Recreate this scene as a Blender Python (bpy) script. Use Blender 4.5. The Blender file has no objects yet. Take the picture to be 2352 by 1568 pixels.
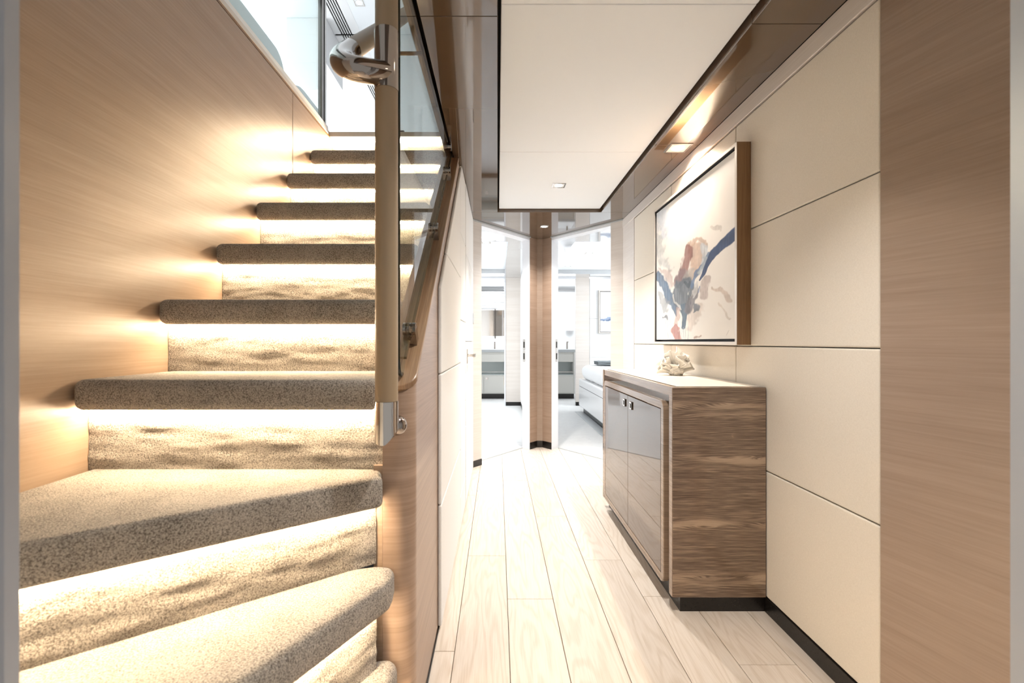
import bpy, bmesh, math, random
import numpy as np
from mathutils import Vector, Matrix, noise
random.seed(4)
sc = bpy.context.scene
COL = sc.collection
H = 0.979                      # eye height above the lower deck floor; heights below are given from eye level
PI = math.pi

# ------------------------------------------------------------------ camera
cam = bpy.data.cameras.new('camera'); camo = bpy.data.objects.new('camera', cam); COL.objects.link(camo)
camo.location = (0, 0, H); camo.rotation_euler = (PI/2, 0, 0)
cam.sensor_width = 36; cam.lens = 16; cam.shift_x = 33/2352; cam.clip_start = 0.02; cam.clip_end = 60
cam.dof.use_dof = True; cam.dof.focus_distance = 2.3; cam.dof.aperture_fstop = 4.5
sc.camera = camo
# ------------------------------------------------------------------ view + world
sc.view_settings.view_transform = 'Standard'; sc.view_settings.look = 'None'
sc.view_settings.gamma = 1.0; sc.view_settings.use_curve_mapping = False
sc.view_settings.exposure = 0.22
w = bpy.data.worlds.new('world'); sc.world = w; w.use_nodes = True
w.node_tree.nodes['Background'].inputs[0].default_value = (1.0, 0.97, 0.93, 1)
w.node_tree.nodes['Background'].inputs[1].default_value = 0.4
# ------------------------------------------------------------------ lights of the place
def area(name, loc, rot, sx, sy, power, col=(1,1,1)):
    l = bpy.data.lights.new(name, 'AREA'); l.shape = 'RECTANGLE'; l.size = sx; l.size_y = sy; l.energy = power; l.color = col
    o = bpy.data.objects.new(name, l); o.location = (loc[0], loc[1], loc[2]+H); o.rotation_euler = rot; COL.objects.link(o); return o
def spot(name, loc, power, col=(1,.88,.72), ang=120, blend=.7, rot=(0,0,0), rad=.02):
    l = bpy.data.lights.new(name, 'SPOT'); l.energy = power; l.color = col; l.spot_size = math.radians(ang); l.spot_blend = blend; l.shadow_soft_size = rad
    o = bpy.data.objects.new(name, l); o.location = (loc[0], loc[1], loc[2]+H); o.rotation_euler = rot; COL.objects.link(o); return o
COOL = (.93, .97, 1.0); WARM = (1.0, .97, .93)
area('cabin_daylight_left', (-1.6, 5.3, .55), (0, math.radians(-55), 0), 1.2, 2.6, 64, COOL)
area('cabin_daylight_right', (2.9, 5.3, .55), (0, math.radians(48), 0), 1.2, 2.6, 85, COOL)
area('bath_light_left', (-.3, 8.0, .93), (0, 0, 0), 1.0, .6, 24, COOL)
area('bath_light_right', (1.3, 8.0, .93), (0, 0, 0), 1.0, .6, 24, COOL)
area('upper_deck_daylight', (-2.9, 4.6, 2.35), (0, math.radians(-90), 0), 1.3, 6.5, 85, COOL)
spot('corridor_spot', (.378, 2.82, .955), 82, WARM, 105, .8)
spot('corridor_spot', (.383, 3.74, .93), 45, WARM, 130, .8)
spot('corridor_spot', (.378, 1.05, .955), 54, WARM, 100, .8)
spot('wall_washer_spot', (.885, 2.224, .93), 66, (1,.87,.72), 150, .8)
LED = 112.0

# ------------------------------------------------------------------ materials
MATS = {}
def nt(name):
    m = bpy.data.materials.new(name); m.use_nodes = True; MATS[name] = m
    return m, m.node_tree, m.node_tree.nodes['Principled BSDF']
def N(t, kind, **kw):
    n = t.nodes.new(kind)
    for k, v in kw.items():
        if k.startswith('i_'):
            key = k[2:]; n.inputs[int(key) if key.isdigit() else key].default_value = v
        else: setattr(n, k, v)
    return n
def plain(name, col, rough=.5, metal=0, coat=0, spec=.5, bump=0, bscale=200):
    m, t, b = nt(name)
    b.inputs['Base Color'].default_value = (*col, 1); b.inputs['Roughness'].default_value = rough
    b.inputs['Metallic'].default_value = metal; b.inputs['Coat Weight'].default_value = coat
    b.inputs['Coat Roughness'].default_value = .02; b.inputs['Specular IOR Level'].default_value = spec
    tc = N(t, 'ShaderNodeTexCoord'); n = N(t, 'ShaderNodeTexNoise', i_Scale=bscale, i_Detail=3.0)
    t.links.new(tc.outputs['Object'], n.inputs['Vector'])
    mr = N(t, 'ShaderNodeMapRange', i_3=rough*.9, i_4=min(1, rough*1.12)); t.links.new(n.outputs['Fac'], mr.inputs[0]); t.links.new(mr.outputs[0], b.inputs['Roughness'])
    if bump:
        bp = N(t, 'ShaderNodeBump', i_Strength=bump, i_Distance=.001); t.links.new(n.outputs['Fac'], bp.inputs['Height']); t.links.new(bp.outputs[0], b.inputs['Normal'])
    return m
def emit(name, col, s):
    m, t, b = nt(name); b.inputs['Base Color'].default_value = (*col, 1)
    b.inputs['Emission Color'].default_value = (*col, 1); b.inputs['Emission Strength'].default_value = s; return m
def grain(name, c0, c1, scale, rough=.35, detail=4, bump=.08, coat=0, rand=.0, spec=.5, big=.35):
    """straight-grained veneer; scale is per axis, large across the grain"""
    m, t, b = nt(name)
    tc = N(t, 'ShaderNodeTexCoord'); mp = N(t, 'ShaderNodeMapping'); mp.inputs['Scale'].default_value = scale
    t.links.new(tc.outputs['Object'], mp.inputs['Vector'])
    n1 = N(t, 'ShaderNodeTexNoise', i_Scale=1.0, i_Detail=float(detail), i_Roughness=.65); t.links.new(mp.outputs[0], n1.inputs['Vector'])
    mp2 = N(t, 'ShaderNodeMapping'); mp2.inputs['Scale'].default_value = tuple(s*.13 for s in scale); t.links.new(tc.outputs['Object'], mp2.inputs['Vector'])
    n2 = N(t, 'ShaderNodeTexNoise', i_Scale=1.0, i_Detail=2.0); t.links.new(mp2.outputs[0], n2.inputs['Vector'])
    mx = N(t, 'ShaderNodeMix', i_0=big); t.links.new(n1.outputs['Fac'], mx.inputs[2]); t.links.new(n2.outputs['Fac'], mx.inputs[3])
    r = N(t, 'ShaderNodeValToRGB'); r.color_ramp.elements[0].position = .32; r.color_ramp.elements[1].position = .68
    r.color_ramp.elements[0].color = (*c0, 1); r.color_ramp.elements[1].color = (*c1, 1)
    t.links.new(mx.outputs[0], r.inputs[0]); t.links.new(r.outputs[0], b.inputs['Base Color'])
    bp = N(t, 'ShaderNodeBump', i_Strength=bump, i_Distance=.001); t.links.new(n1.outputs['Fac'], bp.inputs['Height'])
    if bump: t.links.new(bp.outputs[0], b.inputs['Normal'])
    b.inputs['Roughness'].default_value = rough; b.inputs['Coat Weight'].default_value = coat; b.inputs['Coat Roughness'].default_value = .02
    b.inputs['Specular IOR Level'].default_value = spec
    return m

WOODA, WOODB = (.275, .188, .128), (.375, .275, .20)
grain('wall_veneer', WOODA, WOODB, (3, 4, 170), .36)
grain('post_veneer', (.28,.19,.135), (.41,.295,.22), (3, 4, 200), .33)
grain('corner_veneer', (.275,.198,.148), (.36,.27,.208), (3, 4, 160), .36)
grain('pale_veneer', (.58,.52,.47), (.68,.63,.585), (3, 4, 160), .35)
grain('cap_oak', (.20,.115,.062), (.44,.285,.165), (230, 5, 5), .30, bump=.15)
grain('frame_oak', (.17,.088,.036), (.30,.17,.078), (160, 160, 6), .4, bump=.15)
plain('lacquer', (.105, .068, .042), .045, coat=.55, spec=.7, bscale=40)
plain('bronze', (.20, .135, .075), .25, metal=.6)
plain('white_ceiling', (.85, .875, .90), .55, bump=.05)
plain('white_wall', (.84, .84, .845), .5)
plain('white_gloss', (.82, .82, .82), .12)
plain('black_base', (.008, .006, .005), .28)
plain('gap_black', (.012, .010, .008), .8)
plain('chrome', (.62, .58, .54), .05, metal=1)
plain('dark_chrome', (.36, .32, .29), .06, metal=1)
plain('jamb_lacquer', (.36, .385, .43), .3)
plain('silver_lacquer', (.70, .71, .74), .25)
plain('leather', (.34, .25, .155), .42, bump=.25, bscale=900)
plain('cream_inlay', (.80, .73, .64), .25)
plain('coral', (.93, .90, .84), .6, bump=.1, bscale=300)
plain('white_cloth', (.86, .86, .86), .85, bump=.3, bscale=400)
plain('fur_grey', (.20, .22, .23), .95, bump=1, bscale=180)
plain('niche_glass', (.62, .68, .67), .15)
plain('vanity_lacquer', (.62, .61, .57), .2)
plain('dark_frame', (.05, .055, .06), .4)
plain('canvas_edge', (.03, .03, .035), .6)
plain('silver_frame', (.62, .56, .50), .3, metal=.3)
plain('slab_grey', (.45, .47, .48), .4)
emit('led', (1.0, .79, .54), LED)
emit('lamp_face', (1.0, .88, .74), 14)
emit('added_slot_glow', (.92, .96, 1.0), 45)  # added glow that brightens the sideboard slot
emit('lamp_cool', (1.0, 1.0, 1.0), 6)
emit('window_pane', (.95, .98, 1.0), 1.2)

def fabric(name, c0, c1):
    m, t, b = nt(name)
    tc = N(t, 'ShaderNodeTexCoord'); mp = N(t, 'ShaderNodeMapping'); mp.inputs['Scale'].default_value = (400, 160, 900); t.links.new(tc.outputs['Object'], mp.inputs['Vector'])
    n1 = N(t, 'ShaderNodeTexNoise', i_Scale=1.0, i_Detail=2.0); t.links.new(mp.outputs[0], n1.inputs['Vector'])
    mp2 = N(t, 'ShaderNodeMapping'); mp2.inputs['Scale'].default_value = (400, 900, 160); t.links.new(tc.outputs['Object'], mp2.inputs['Vector'])
    n2 = N(t, 'ShaderNodeTexNoise', i_Scale=1.0, i_Detail=2.0); t.links.new(mp2.outputs[0], n2.inputs['Vector'])
    a = N(t, 'ShaderNodeMath', operation='ADD'); t.links.new(n1.outputs['Fac'], a.inputs[0]); t.links.new(n2.outputs['Fac'], a.inputs[1])
    h = N(t, 'ShaderNodeMath', operation='MULTIPLY', i_1=.5); t.links.new(a.outputs[0], h.inputs[0])
    r = N(t, 'ShaderNodeValToRGB'); r.color_ramp.elements[0].position = .35; r.color_ramp.elements[1].position = .65
    r.color_ramp.elements[0].color = (*c0, 1); r.color_ramp.elements[1].color = (*c1, 1)
    t.links.new(h.outputs[0], r.inputs[0]); t.links.new(r.outputs[0], b.inputs['Base Color'])
    bp = N(t, 'ShaderNodeBump', i_Strength=.25, i_Distance=.0015); t.links.new(h.outputs[0], bp.inputs['Height']); t.links.new(bp.outputs[0], b.inputs['Normal'])
    b.inputs['Roughness'].default_value = .8; b.inputs['Sheen Weight'].default_value = .15
    return m
fabric('panel_fabric', (.66, .60, .51), (.75, .69, .60))
fabric('panel_fabric_white', (.75, .75, .745), (.84, .84, .835))

def carpet(name, c0, c1, c2):
    m, t, b = nt(name)
    tc = N(t, 'ShaderNodeTexCoord')
    n = N(t, 'ShaderNodeTexNoise', i_Scale=330.0, i_Detail=3.0, i_Roughness=.7); t.links.new(tc.outputs['Object'], n.inputs['Vector'])
    v = N(t, 'ShaderNodeTexVoronoi', i_Scale=300.0); t.links.new(tc.outputs['Object'], v.inputs['Vector'])
    big = N(t, 'ShaderNodeTexNoise', i_Scale=14.0, i_Detail=2.0); t.links.new(tc.outputs['Object'], big.inputs['Vector'])
    s = N(t, 'ShaderNodeMath', operation='SUBTRACT'); t.links.new(n.outputs['Fac'], s.inputs[0])
    vm = N(t, 'ShaderNodeMath', operation='MULTIPLY', i_1=.25); t.links.new(v.outputs['Distance'], vm.inputs[0]); t.links.new(vm.outputs[0], s.inputs[1])
    bm_ = N(t, 'ShaderNodeMath', operation='MULTIPLY_ADD', i_1=.18); t.links.new(big.outputs['Fac'], bm_.inputs[0]); t.links.new(s.outputs[0], bm_.inputs[2])
    r = N(t, 'ShaderNodeValToRGB'); e = r.color_ramp.elements; e[0].position = .30; e[1].position = .70
    e[0].color = (*c0, 1); e[1].color = (*c2, 1); k = e.new(.48); k.color = (*c1, 1)
    t.links.new(bm_.outputs[0], r.inputs[0]); t.links.new(r.outputs[0], b.inputs['Base Color'])
    bp = N(t, 'ShaderNodeBump', i_Strength=.9, i_Distance=.006); t.links.new(s.outputs[0], bp.inputs['Height']); t.links.new(bp.outputs[0], b.inputs['Normal'])
    b.inputs['Roughness'].default_value = .95; b.inputs['Sheen Weight'].default_value = .25; b.inputs['Sheen Roughness'].default_value = .5
    return m
carpet('stair_carpet', (.12,.10,.08), (.40,.355,.30), (.62,.565,.49))
carpet('cabin_carpet', (.66,.66,.65), (.80,.80,.79), (.88,.88,.87))

def plank_mat():
    m, t, b = nt('plank_oak')
    tc = N(t, 'ShaderNodeTexCoord'); oi = N(t, 'ShaderNodeObjectInfo')
    mp = N(t, 'ShaderNodeMapping'); mp.inputs['Scale'].default_value = (7.5, .95, 1)
    cx = N(t, 'ShaderNodeCombineXYZ'); m1 = N(t, 'ShaderNodeMath', operation='MULTIPLY', i_1=37.0); t.links.new(oi.outputs['Random'], m1.inputs[0])
    t.links.new(m1.outputs[0], cx.inputs[0]); t.links.new(m1.outputs[0], cx.inputs[1]); t.links.new(cx.outputs[0], mp.inputs['Location'])
    t.links.new(tc.outputs['Object'], mp.inputs['Vector'])
    n = N(t, 'ShaderNodeTexNoise', i_Scale=1.0, i_Detail=2.5, i_Roughness=.45); t.links.new(mp.outputs[0], n.inputs['Vector'])
    k = N(t, 'ShaderNodeMath', operation='MULTIPLY', i_1=95.0); t.links.new(n.outputs['Fac'], k.inputs[0])
    si = N(t, 'ShaderNodeMath', operation='SINE'); t.links.new(k.outputs[0], si.inputs[0])
    r = N(t, 'ShaderNodeValToRGB'); e = r.color_ramp.elements; e[0].position = .0; e[1].position = .55
    e[0].color = (0,0,0,1); e[1].color = (1,1,1,1)
    mr = N(t, 'ShaderNodeMapRange', i_1=-1.0, i_2=1.0); t.links.new(si.outputs[0], mr.inputs[0]); t.links.new(mr.outputs[0], r.inputs[0])
    mp2 = N(t, 'ShaderNodeMapping'); mp2.inputs['Scale'].default_value = (260, 9, 1); t.links.new(tc.outputs['Object'], mp2.inputs['Vector'])
    f = N(t, 'ShaderNodeTexNoise', i_Scale=1.0, i_Detail=3.0); t.links.new(mp2.outputs[0], f.inputs['Vector'])
    fm = N(t, 'ShaderNodeMapRange', i_1=.35, i_2=.6); t.links.new(f.outputs['Fac'], fm.inputs[0])
    mul = N(t, 'ShaderNodeMath', operation='MULTIPLY_ADD', i_1=.55, i_2=.0); t.links.new(r.outputs[0], mul.inputs[0])
    fa = N(t, 'ShaderNodeMath', operation='MULTIPLY', i_1=.45); t.links.new(fm.outputs[0], fa.inputs[0]); t.links.new(fa.outputs[0], mul.inputs[2])
    c = N(t, 'ShaderNodeMix', data_type='RGBA'); c.inputs['A'].default_value = (.62, .52, .42, 1); c.inputs['B'].default_value = (.74, .65, .56, 1)
    t.links.new(mul.outputs[0], c.inputs['Factor'])
    hs = N(t, 'ShaderNodeHueSaturation'); vr = N(t, 'ShaderNodeMapRange', i_3=.94, i_4=1.06); t.links.new(oi.outputs['Random'], vr.inputs[0]); t.links.new(vr.outputs[0], hs.inputs['Value'])
    t.links.new(c.outputs['Result'], hs.inputs['Color']); t.links.new(hs.outputs[0], b.inputs['Base Color'])
    bp = N(t, 'ShaderNodeBump', i_Strength=.12, i_Distance=.001); t.links.new(mul.outputs[0], bp.inputs['Height']); t.links.new(bp.outputs[0], b.inputs['Normal'])
    b.inputs['Roughness'].default_value = .38
plank_mat()

def veneer_mat():
    """dark brown figured veneer: straight lines with four bands of pale eye-shaped figure, object coords x depth, z height"""
    m, t, b = nt('figured_veneer')
    tc = N(t, 'ShaderNodeTexCoord'); sep = N(t, 'ShaderNodeSeparateXYZ'); t.links.new(tc.outputs['Object'], sep.inputs[0])
    def M(op, a, b_=None, c=None):
        n = N(t, 'ShaderNodeMath', operation=op)
        for i, v in enumerate((a, b_, c)):
            if v is None: continue
            if isinstance(v, (int, float)): n.inputs[i].default_value = v
            else: t.links.new(v, n.inputs[i])
        return n.outputs[0]
    z = sep.outputs['Z']
    mp = N(t, 'ShaderNodeMapping'); mp.inputs['Scale'].default_value = (3.6, 3.6, 26); t.links.new(tc.outputs['Object'], mp.inputs['Vector'])
    nz = N(t, 'ShaderNodeTexNoise', i_Scale=1.0, i_Detail=.6, i_Roughness=.4); t.links.new(mp.outputs[0], nz.inputs['Vector'])
    wig = M('SUBTRACT', nz.outputs['Fac'], .5)
    mask = None
    for zc in (.735, .545, .325, .125):
        d = M('DIVIDE', M('SUBTRACT', z, zc), .022)
        g = M('POWER', 2.718, M('MULTIPLY', M('MULTIPLY', d, d), -1.0))
        mask = g if mask is None else M('ADD', mask, g)
    amp = M('MULTIPLY_ADD', mask, .088, .004)
    phi = M('MULTIPLY_ADD', wig, amp, z)
    comb = N(t, 'ShaderNodeCombineXYZ'); t.links.new(M('MULTIPLY', phi, 330.0), comb.inputs[2]); t.links.new(M('MULTIPLY', sep.outputs['X'], 3.0), comb.inputs[0])
    ln = N(t, 'ShaderNodeTexNoise', i_Scale=1.0, i_Detail=3.0, i_Roughness=.6); t.links.new(comb.outputs[0], ln.inputs['Vector'])
    comb2 = N(t, 'ShaderNodeCombineXYZ'); t.links.new(M('MULTIPLY', phi, 850.0), comb2.inputs[2]); t.links.new(M('MULTIPLY', sep.outputs['X'], 14.0), comb2.inputs[0])
    ln2 = N(t, 'ShaderNodeTexNoise', i_Scale=1.0, i_Detail=2.0); t.links.new(comb2.outputs[0], ln2.inputs['Vector'])
    f = M('ADD', M('MULTIPLY', ln.outputs['Fac'], .45), M('MULTIPLY', ln2.outputs['Fac'], .55))
    f = M('MULTIPLY_ADD', M('MULTIPLY', mask, M('ABSOLUTE', wig)), 1.25, f)
    r = N(t, 'ShaderNodeValToRGB'); e = r.color_ramp.elements; e[0].position = .36; e[1].position = .66
    e[0].color = (.088,.054,.035,1); e[1].color = (.40,.29,.20,1); k = e.new(.50); k.color = (.150,.098,.066,1)
    t.links.new(f, r.inputs[0]); t.links.new(r.outputs[0], b.inputs['Base Color'])
    b.inputs['Roughness'].default_value = .3; b.inputs['Coat Weight'].default_value = .5; b.inputs['Coat Roughness'].default_value = .08
veneer_mat()
plain('sideboard_gloss', (.115, .076, .052), .03, coat=.3, spec=.55, bscale=30)
grain('sideboard_edge', (.20,.135,.09), (.36,.26,.185), (8, 4, 260), .08, coat=.2, bump=.0, spec=.6)

def glass_mat(name, tint):
    m = bpy.data.materials.new(name); m.use_nodes = True; t = m.node_tree; t.nodes.clear(); MATS[name] = m
    o = N(t, 'ShaderNodeOutputMaterial'); mix = N(t, 'ShaderNodeMixShader'); tr = N(t, 'ShaderNodeBsdfTransparent'); tr.inputs[0].default_value = (*tint, 1)
    g = N(t, 'ShaderNodeBsdfGlossy', i_Roughness=0.0); fr = N(t, 'ShaderNodeFresnel'); ge = N(t, 'ShaderNodeNewGeometry'); ir = N(t, 'ShaderNodeMapRange', i_3=1.5, i_4=1/1.5)   # same reflectance from both faces of the sheet
    t.links.new(ge.outputs['Backfacing'], ir.inputs[0]); t.links.new(ir.outputs[0], fr.inputs['IOR'])
    t.links.new(fr.outputs[0], mix.inputs[0]); t.links.new(tr.outputs[0], mix.inputs[1]); t.links.new(g.outputs[0], mix.inputs[2]); t.links.new(mix.outputs[0], o.inputs[0])
glass_mat('clear_glass', (.92, .97, .955))
plain('glass_edge', (.010, .018, .016), .08)

def vcol_mat(name):
    m, t, b = nt(name); a = N(t, 'ShaderNodeVertexColor', layer_name='paint'); t.links.new(a.outputs[0], b.inputs['Base Color'])
    tc = N(t, 'ShaderNodeTexCoord'); n = N(t, 'ShaderNodeTexNoise', i_Scale=500.0, i_Detail=3.0); t.links.new(tc.outputs['Object'], n.inputs['Vector'])
    bp = N(t, 'ShaderNodeBump', i_Strength=.15, i_Distance=.001); t.links.new(n.outputs['Fac'], bp.inputs['Height']); t.links.new(bp.outputs[0], b.inputs['Normal'])
    b.inputs['Roughness'].default_value = .55
vcol_mat('paint')

# ------------------------------------------------------------------ mesh helpers (x across, y depth, z from eye level)
def B(): return bmesh.new()
def box(bm, x0, x1, y0, y1, z0, z1):
    vs = [bm.verts.new((x, y, z)) for x in (x0, x1) for y in (y0, y1) for z in (z0, z1)]
    for f in ((0,1,3,2),(4,6,7,5),(0,4,5,1),(2,3,7,6),(0,2,6,4),(1,5,7,3)): bm.faces.new([vs[i] for i in f])
    return bm
def prism(bm, pts, a, b, axis):
    """pts: 2-D outline; axis 'z' -> (x,y), 'x' -> (y,z), 'y' -> (x,z); extruded a..b along axis"""
    def P(p, h):
        return {'z': (p[0], p[1], h), 'x': (h, p[0], p[1]), 'y': (p[0], h, p[1])}[axis]
    lo = [bm.verts.new(P(p, a)) for p in pts]; hi = [bm.verts.new(P(p, b)) for p in pts]
    n = len(pts)
    bm.faces.new(lo); bm.faces.new(hi)
    for i in range(n): bm.faces.new([lo[i], lo[(i+1) % n], hi[(i+1) % n], hi[i]])
    bmesh.ops.recalc_face_normals(bm, faces=bm.faces)
    return bm
def tube(bm, path, r, seg=20, caps=True):
    path = [Vector(p) for p in path]; n = len(path)
    rr = r if isinstance(r, (list, tuple)) else [r]*n
    tang = []
    for i in range(n):
        tang.append((path[min(i+1, n-1)] - path[max(i-1, 0)]).normalized())
    up = Vector((0, 0, 1)) if abs(tang[0].z) < .9 else Vector((1, 0, 0))
    nrm = tang[0].cross(up).normalized(); rings = []
    for i in range(n):
        if i:
            q = tang[i-1].rotation_difference(tang[i]); nrm = (q @ nrm).normalized()
        bi = tang[i].cross(nrm)
        rings.append([bm.verts.new(path[i] + (nrm*math.cos(2*PI*k/seg) + bi*math.sin(2*PI*k/seg))*rr[i]) for k in range(seg)])
    for i in range(n-1):
        for k in range(seg): bm.faces.new([rings[i][k], rings[i][(k+1) % seg], rings[i+1][(k+1) % seg], rings[i+1][k]])
    if caps: bm.faces.new(rings[0][::-1]); bm.faces.new(rings[-1])
    bmesh.ops.recalc_face_normals(bm, faces=bm.faces)
    return bm
def clip(poly, a, b, c):
    """keep the side a*x+b*y <= c of a convex outline"""
    out = []
    for i in range(len(poly)):
        p, q = poly[i], poly[(i+1) % len(poly)]
        dp, dq = a*p[0]+b*p[1]-c, a*q[0]+b*q[1]-c
        if dp <= 0: out.append(p)
        if dp*dq < 0:
            k = dp/(dp-dq); out.append((p[0]+(q[0]-p[0])*k, p[1]+(q[1]-p[1])*k))
    return out
def rrect(x0, x1, y0, y1, r, seg=6):
    pts = []
    for cx, cy, a in ((x1-r, y1-r, 0), (x0+r, y1-r, 90), (x0+r, y0+r, 180), (x1-r, y0+r, 270)):
        for k in range(seg+1):
            t = math.radians(a + 90*k/seg); pts.append((cx+r*math.cos(t), cy+r*math.sin(t)))
    return pts
def bev(bm, wdt, seg=2, pred=None):
    bmesh.ops.recalc_face_normals(bm, faces=bm.faces)
    es = [e for e in bm.edges if len(e.link_faces) == 2 and e.calc_face_angle(0) > .5 and (pred is None or pred(e))]
    bmesh.ops.bevel(bm, geom=es, offset=wdt, segments=seg, affect='EDGES', profile=.5, clamp_overlap=True)
    return bm
def ring_frame(bm, outer, inner, a, b, axis):
    """outer and inner outlines of equal count joined into a frame"""
    def P(p, h): return {'z': (p[0], p[1], h), 'x': (h, p[0], p[1]), 'y': (p[0], h, p[1])}[axis]
    n = len(outer); V = [[bm.verts.new(P(p, h)) for p in o] for o in (outer, inner) for h in (a, b)]
    oa, ob, ia, ib = V
    for i in range(n):
        j = (i+1) % n
        bm.faces.new([oa[i], oa[j], ob[j], ob[i]]); bm.faces.new([ia[i], ib[i], ib[j], ia[j]])
        bm.faces.new([oa[i], ia[i], ia[j], oa[j]]); bm.faces.new([ob[i], ob[j], ib[j], ib[i]])
    bmesh.ops.recalc_face_normals(bm, faces=bm.faces)
    return bm
WLOC = {}
def obj(name, bm, mat, parent=None, kind=None, smooth=False, label=None):
    bmesh.ops.recalc_face_normals(bm, faces=bm.faces)
    off = WLOC.get(parent.name, Vector((0,0,0))) if parent else Vector((0,0,0))
    for v in bm.verts: v.co = v.co + Vector((0, 0, H)) - off
    me = bpy.data.meshes.new(name)
    if smooth:
        for f in bm.faces: f.smooth = True
        for e in bm.edges:
            if len(e.link_faces) == 2 and e.calc_face_angle(0) > .7: e.smooth = False
    bm.to_mesh(me); bm.free()
    me.materials.append(MATS[mat])
    o = bpy.data.objects.new(name, me); COL.objects.link(o)
    if parent: o.parent = parent
    WLOC[o.name] = off
    if kind: o['kind'] = kind
    if label: o['label'] = label
    return o
def thing(name, label, cat, loc, group=None):
    o = bpy.data.objects.new(name, None); COL.objects.link(o); o.empty_display_size = .05
    o.location = (loc[0], loc[1], loc[2]+H); WLOC[o.name] = Vector(o.location)
    o['label'] = label; o['category'] = cat
    if group: o['group'] = group
    return o
def struct(name, bm, mat, **k): return obj(name, bm, mat, None, 'structure', **k)

# ================================================================== SETTING
FL, SO = -H, .945               # floor and soffit, from eye level
XL, XR = -.203, .972            # corridor walls
A = (XL, 3.52); P1 = (.292, 4.125); P2 = (.488, 4.125); C = (XR, 3.52)
# ---- corridor floor with its planks
bm = B(); prism(bm, [(-1.1,-.6),(1.15,-.6),(1.15,3.6),(.48,4.3),(.30,4.3),(-.21,3.66),(-1.1,3.6)], FL-.06, FL-.012, 'z')
floor = struct('floor', bm, 'black_base')
seams = [XL-.012, -.136, .037, .211, .385, .558, .732, .906, 1.10]
joints = [[1.439, 2.9], [.45, 2.08, 3.4], [1.731, 3.2], [.9, 2.55], [.7, 2.04, 3.5], [1.749, 3.1], [.6, 1.38, 2.6], [.95, 2.2]]
def door_clip(poly, d=.085):
    for a, b in ((A, P1), (C, P2)):
        dx, dy = b[0]-a[0], b[1]-a[1]; L = math.hypot(dx, dy); nx, ny = -dy/L, dx/L
        if ny < 0: nx, ny = -nx, -ny
        poly = clip(poly, nx, ny, nx*a[0]+ny*a[1]+d)
    return poly
for i in range(8):
    ys = [-.5] + joints[i] + [4.6]
    for a, b in zip(ys, ys[1:]):
        g = .0009
        poly = door_clip([(seams[i]+g, a+g), (seams[i+1]-g, a+g), (seams[i+1]-g, b-g), (seams[i]+g, b-g)])
        if len(poly) < 3: continue
        bm = B(); prism(bm, poly, FL-.012, FL, 'z'); bev(bm, .0012, 1)
        obj('plank', bm, 'plank_oak', floor)
bm = B()
for a, b in zip(([-.5]), ([1.02])): prism(bm, [(-1.0, a), (XL-.014, a), (XL-.014, b), (-1.0, b)], FL-.012, FL, 'z')
obj('plank', bm, 'plank_oak', floor)

# ---- left wall of the stairwell: two veneered panels and the trim under the upper deck
bm = B(); box(bm, -1.06, -1.012, .36, 2.9, FL, 1.216); wl = struct('wall_left', bm, 'gap_black')
for a, b in ((.38, 2.2185), (2.2215, 2.80)):
    bm = B(); box(bm, -1.012, -1.0, a, b, FL, 1.214); bev(bm, .0015, 1); obj('panel', bm, 'wall_veneer', wl)
bm = B(); box(bm, -1.02, -.9990, .36, 2.80, 1.2265, 1.248); bev(bm, .002, 1); obj('trim', bm, 'silver_frame', wl)
bm = B(); box(bm, -1.02, -1.0005, .36, 2.80, 1.2165, 1.2262); obj('trim', bm, 'frame_oak', wl)

# ---- partition between the stair and the corridor
SL = .85
def capz(y): return -.106 + SL*(y-1.10)
yt = 1.10 + (SO+.106)/SL
bm = B(); prism(bm, [(1.10, FL), (3.52, FL), (3.52, SO), (yt, SO-.02), (1.10, -.126)], -.278, XL, 'x')
bev(bm, .045, 8, lambda e: all(abs(v.co.y-1.10) < 1e-4 and abs(v.co.x-XL) < 1e-4 for v in e.verts))
wp = struct('wall_partition', bm, 'post_veneer', smooth=True)
# oak cap along the slope, its lower outer corner rounded
bm = B(); cth = math.atan(SL); L = (yt-1.10)/math.cos(cth)
out = [(-.284, 0.0)]
for k in range(9):
    t = math.radians(-90 + 90*k/8); out.append((XL+.004-.045+.045*math.cos(t), .045+.045*math.sin(t)))
out += [(XL+.004, L), (-.284, L)]
prism(bm, out, -.02, 0, 'z')
Mx = Matrix.Translation((0, 1.095, -.108)) @ Matrix.Rotation(cth, 4, 'X')
bmesh.ops.transform(bm, matrix=Mx, verts=bm.verts); bev(bm, .003, 2)
obj('cap', bm, 'cap_oak', wp)
def wallpanel(poly, x, mat, parent, th=.012, sgn=1, b=.005):
    bm = B(); prism(bm, poly, x, x+sgn*th, 'x'); bev(bm, b, 3); return obj('panel', bm, mat, parent)
def rows(y0, y1, zs, x, mat, parent, sgn=1, cl=None, g=.0015, th=.012):
    for a, b in zip(zs, zs[1:]):
        poly = [(y0+g, a+g), (y1-g, a+g), (y1-g, b-g), (y0+g, b-g)]
        if cl: poly = clip(poly, *cl)
        if len(poly) > 2: wallpanel(poly, x, mat, parent, th, sgn)
slope_clip = (-SL, 1, .18 - SL*1.54)
rows(1.54, 2.34, [FL+.012, -.555, -.11, .33, .93], XL+.0005, 'panel_fabric_white', wp, 1, slope_clip)
rows(2.34, 2.70, [FL+.012, -.80, -.347, .113, .565, .94], XL+.0005, 'panel_fabric_white', wp, 1, slope_clip)
bm = B(); box(bm, -.21, XL+.0045, 1.16, 3.52, FL, FL+.010); struct('baseboard_left', bm, 'black_base')
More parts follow.
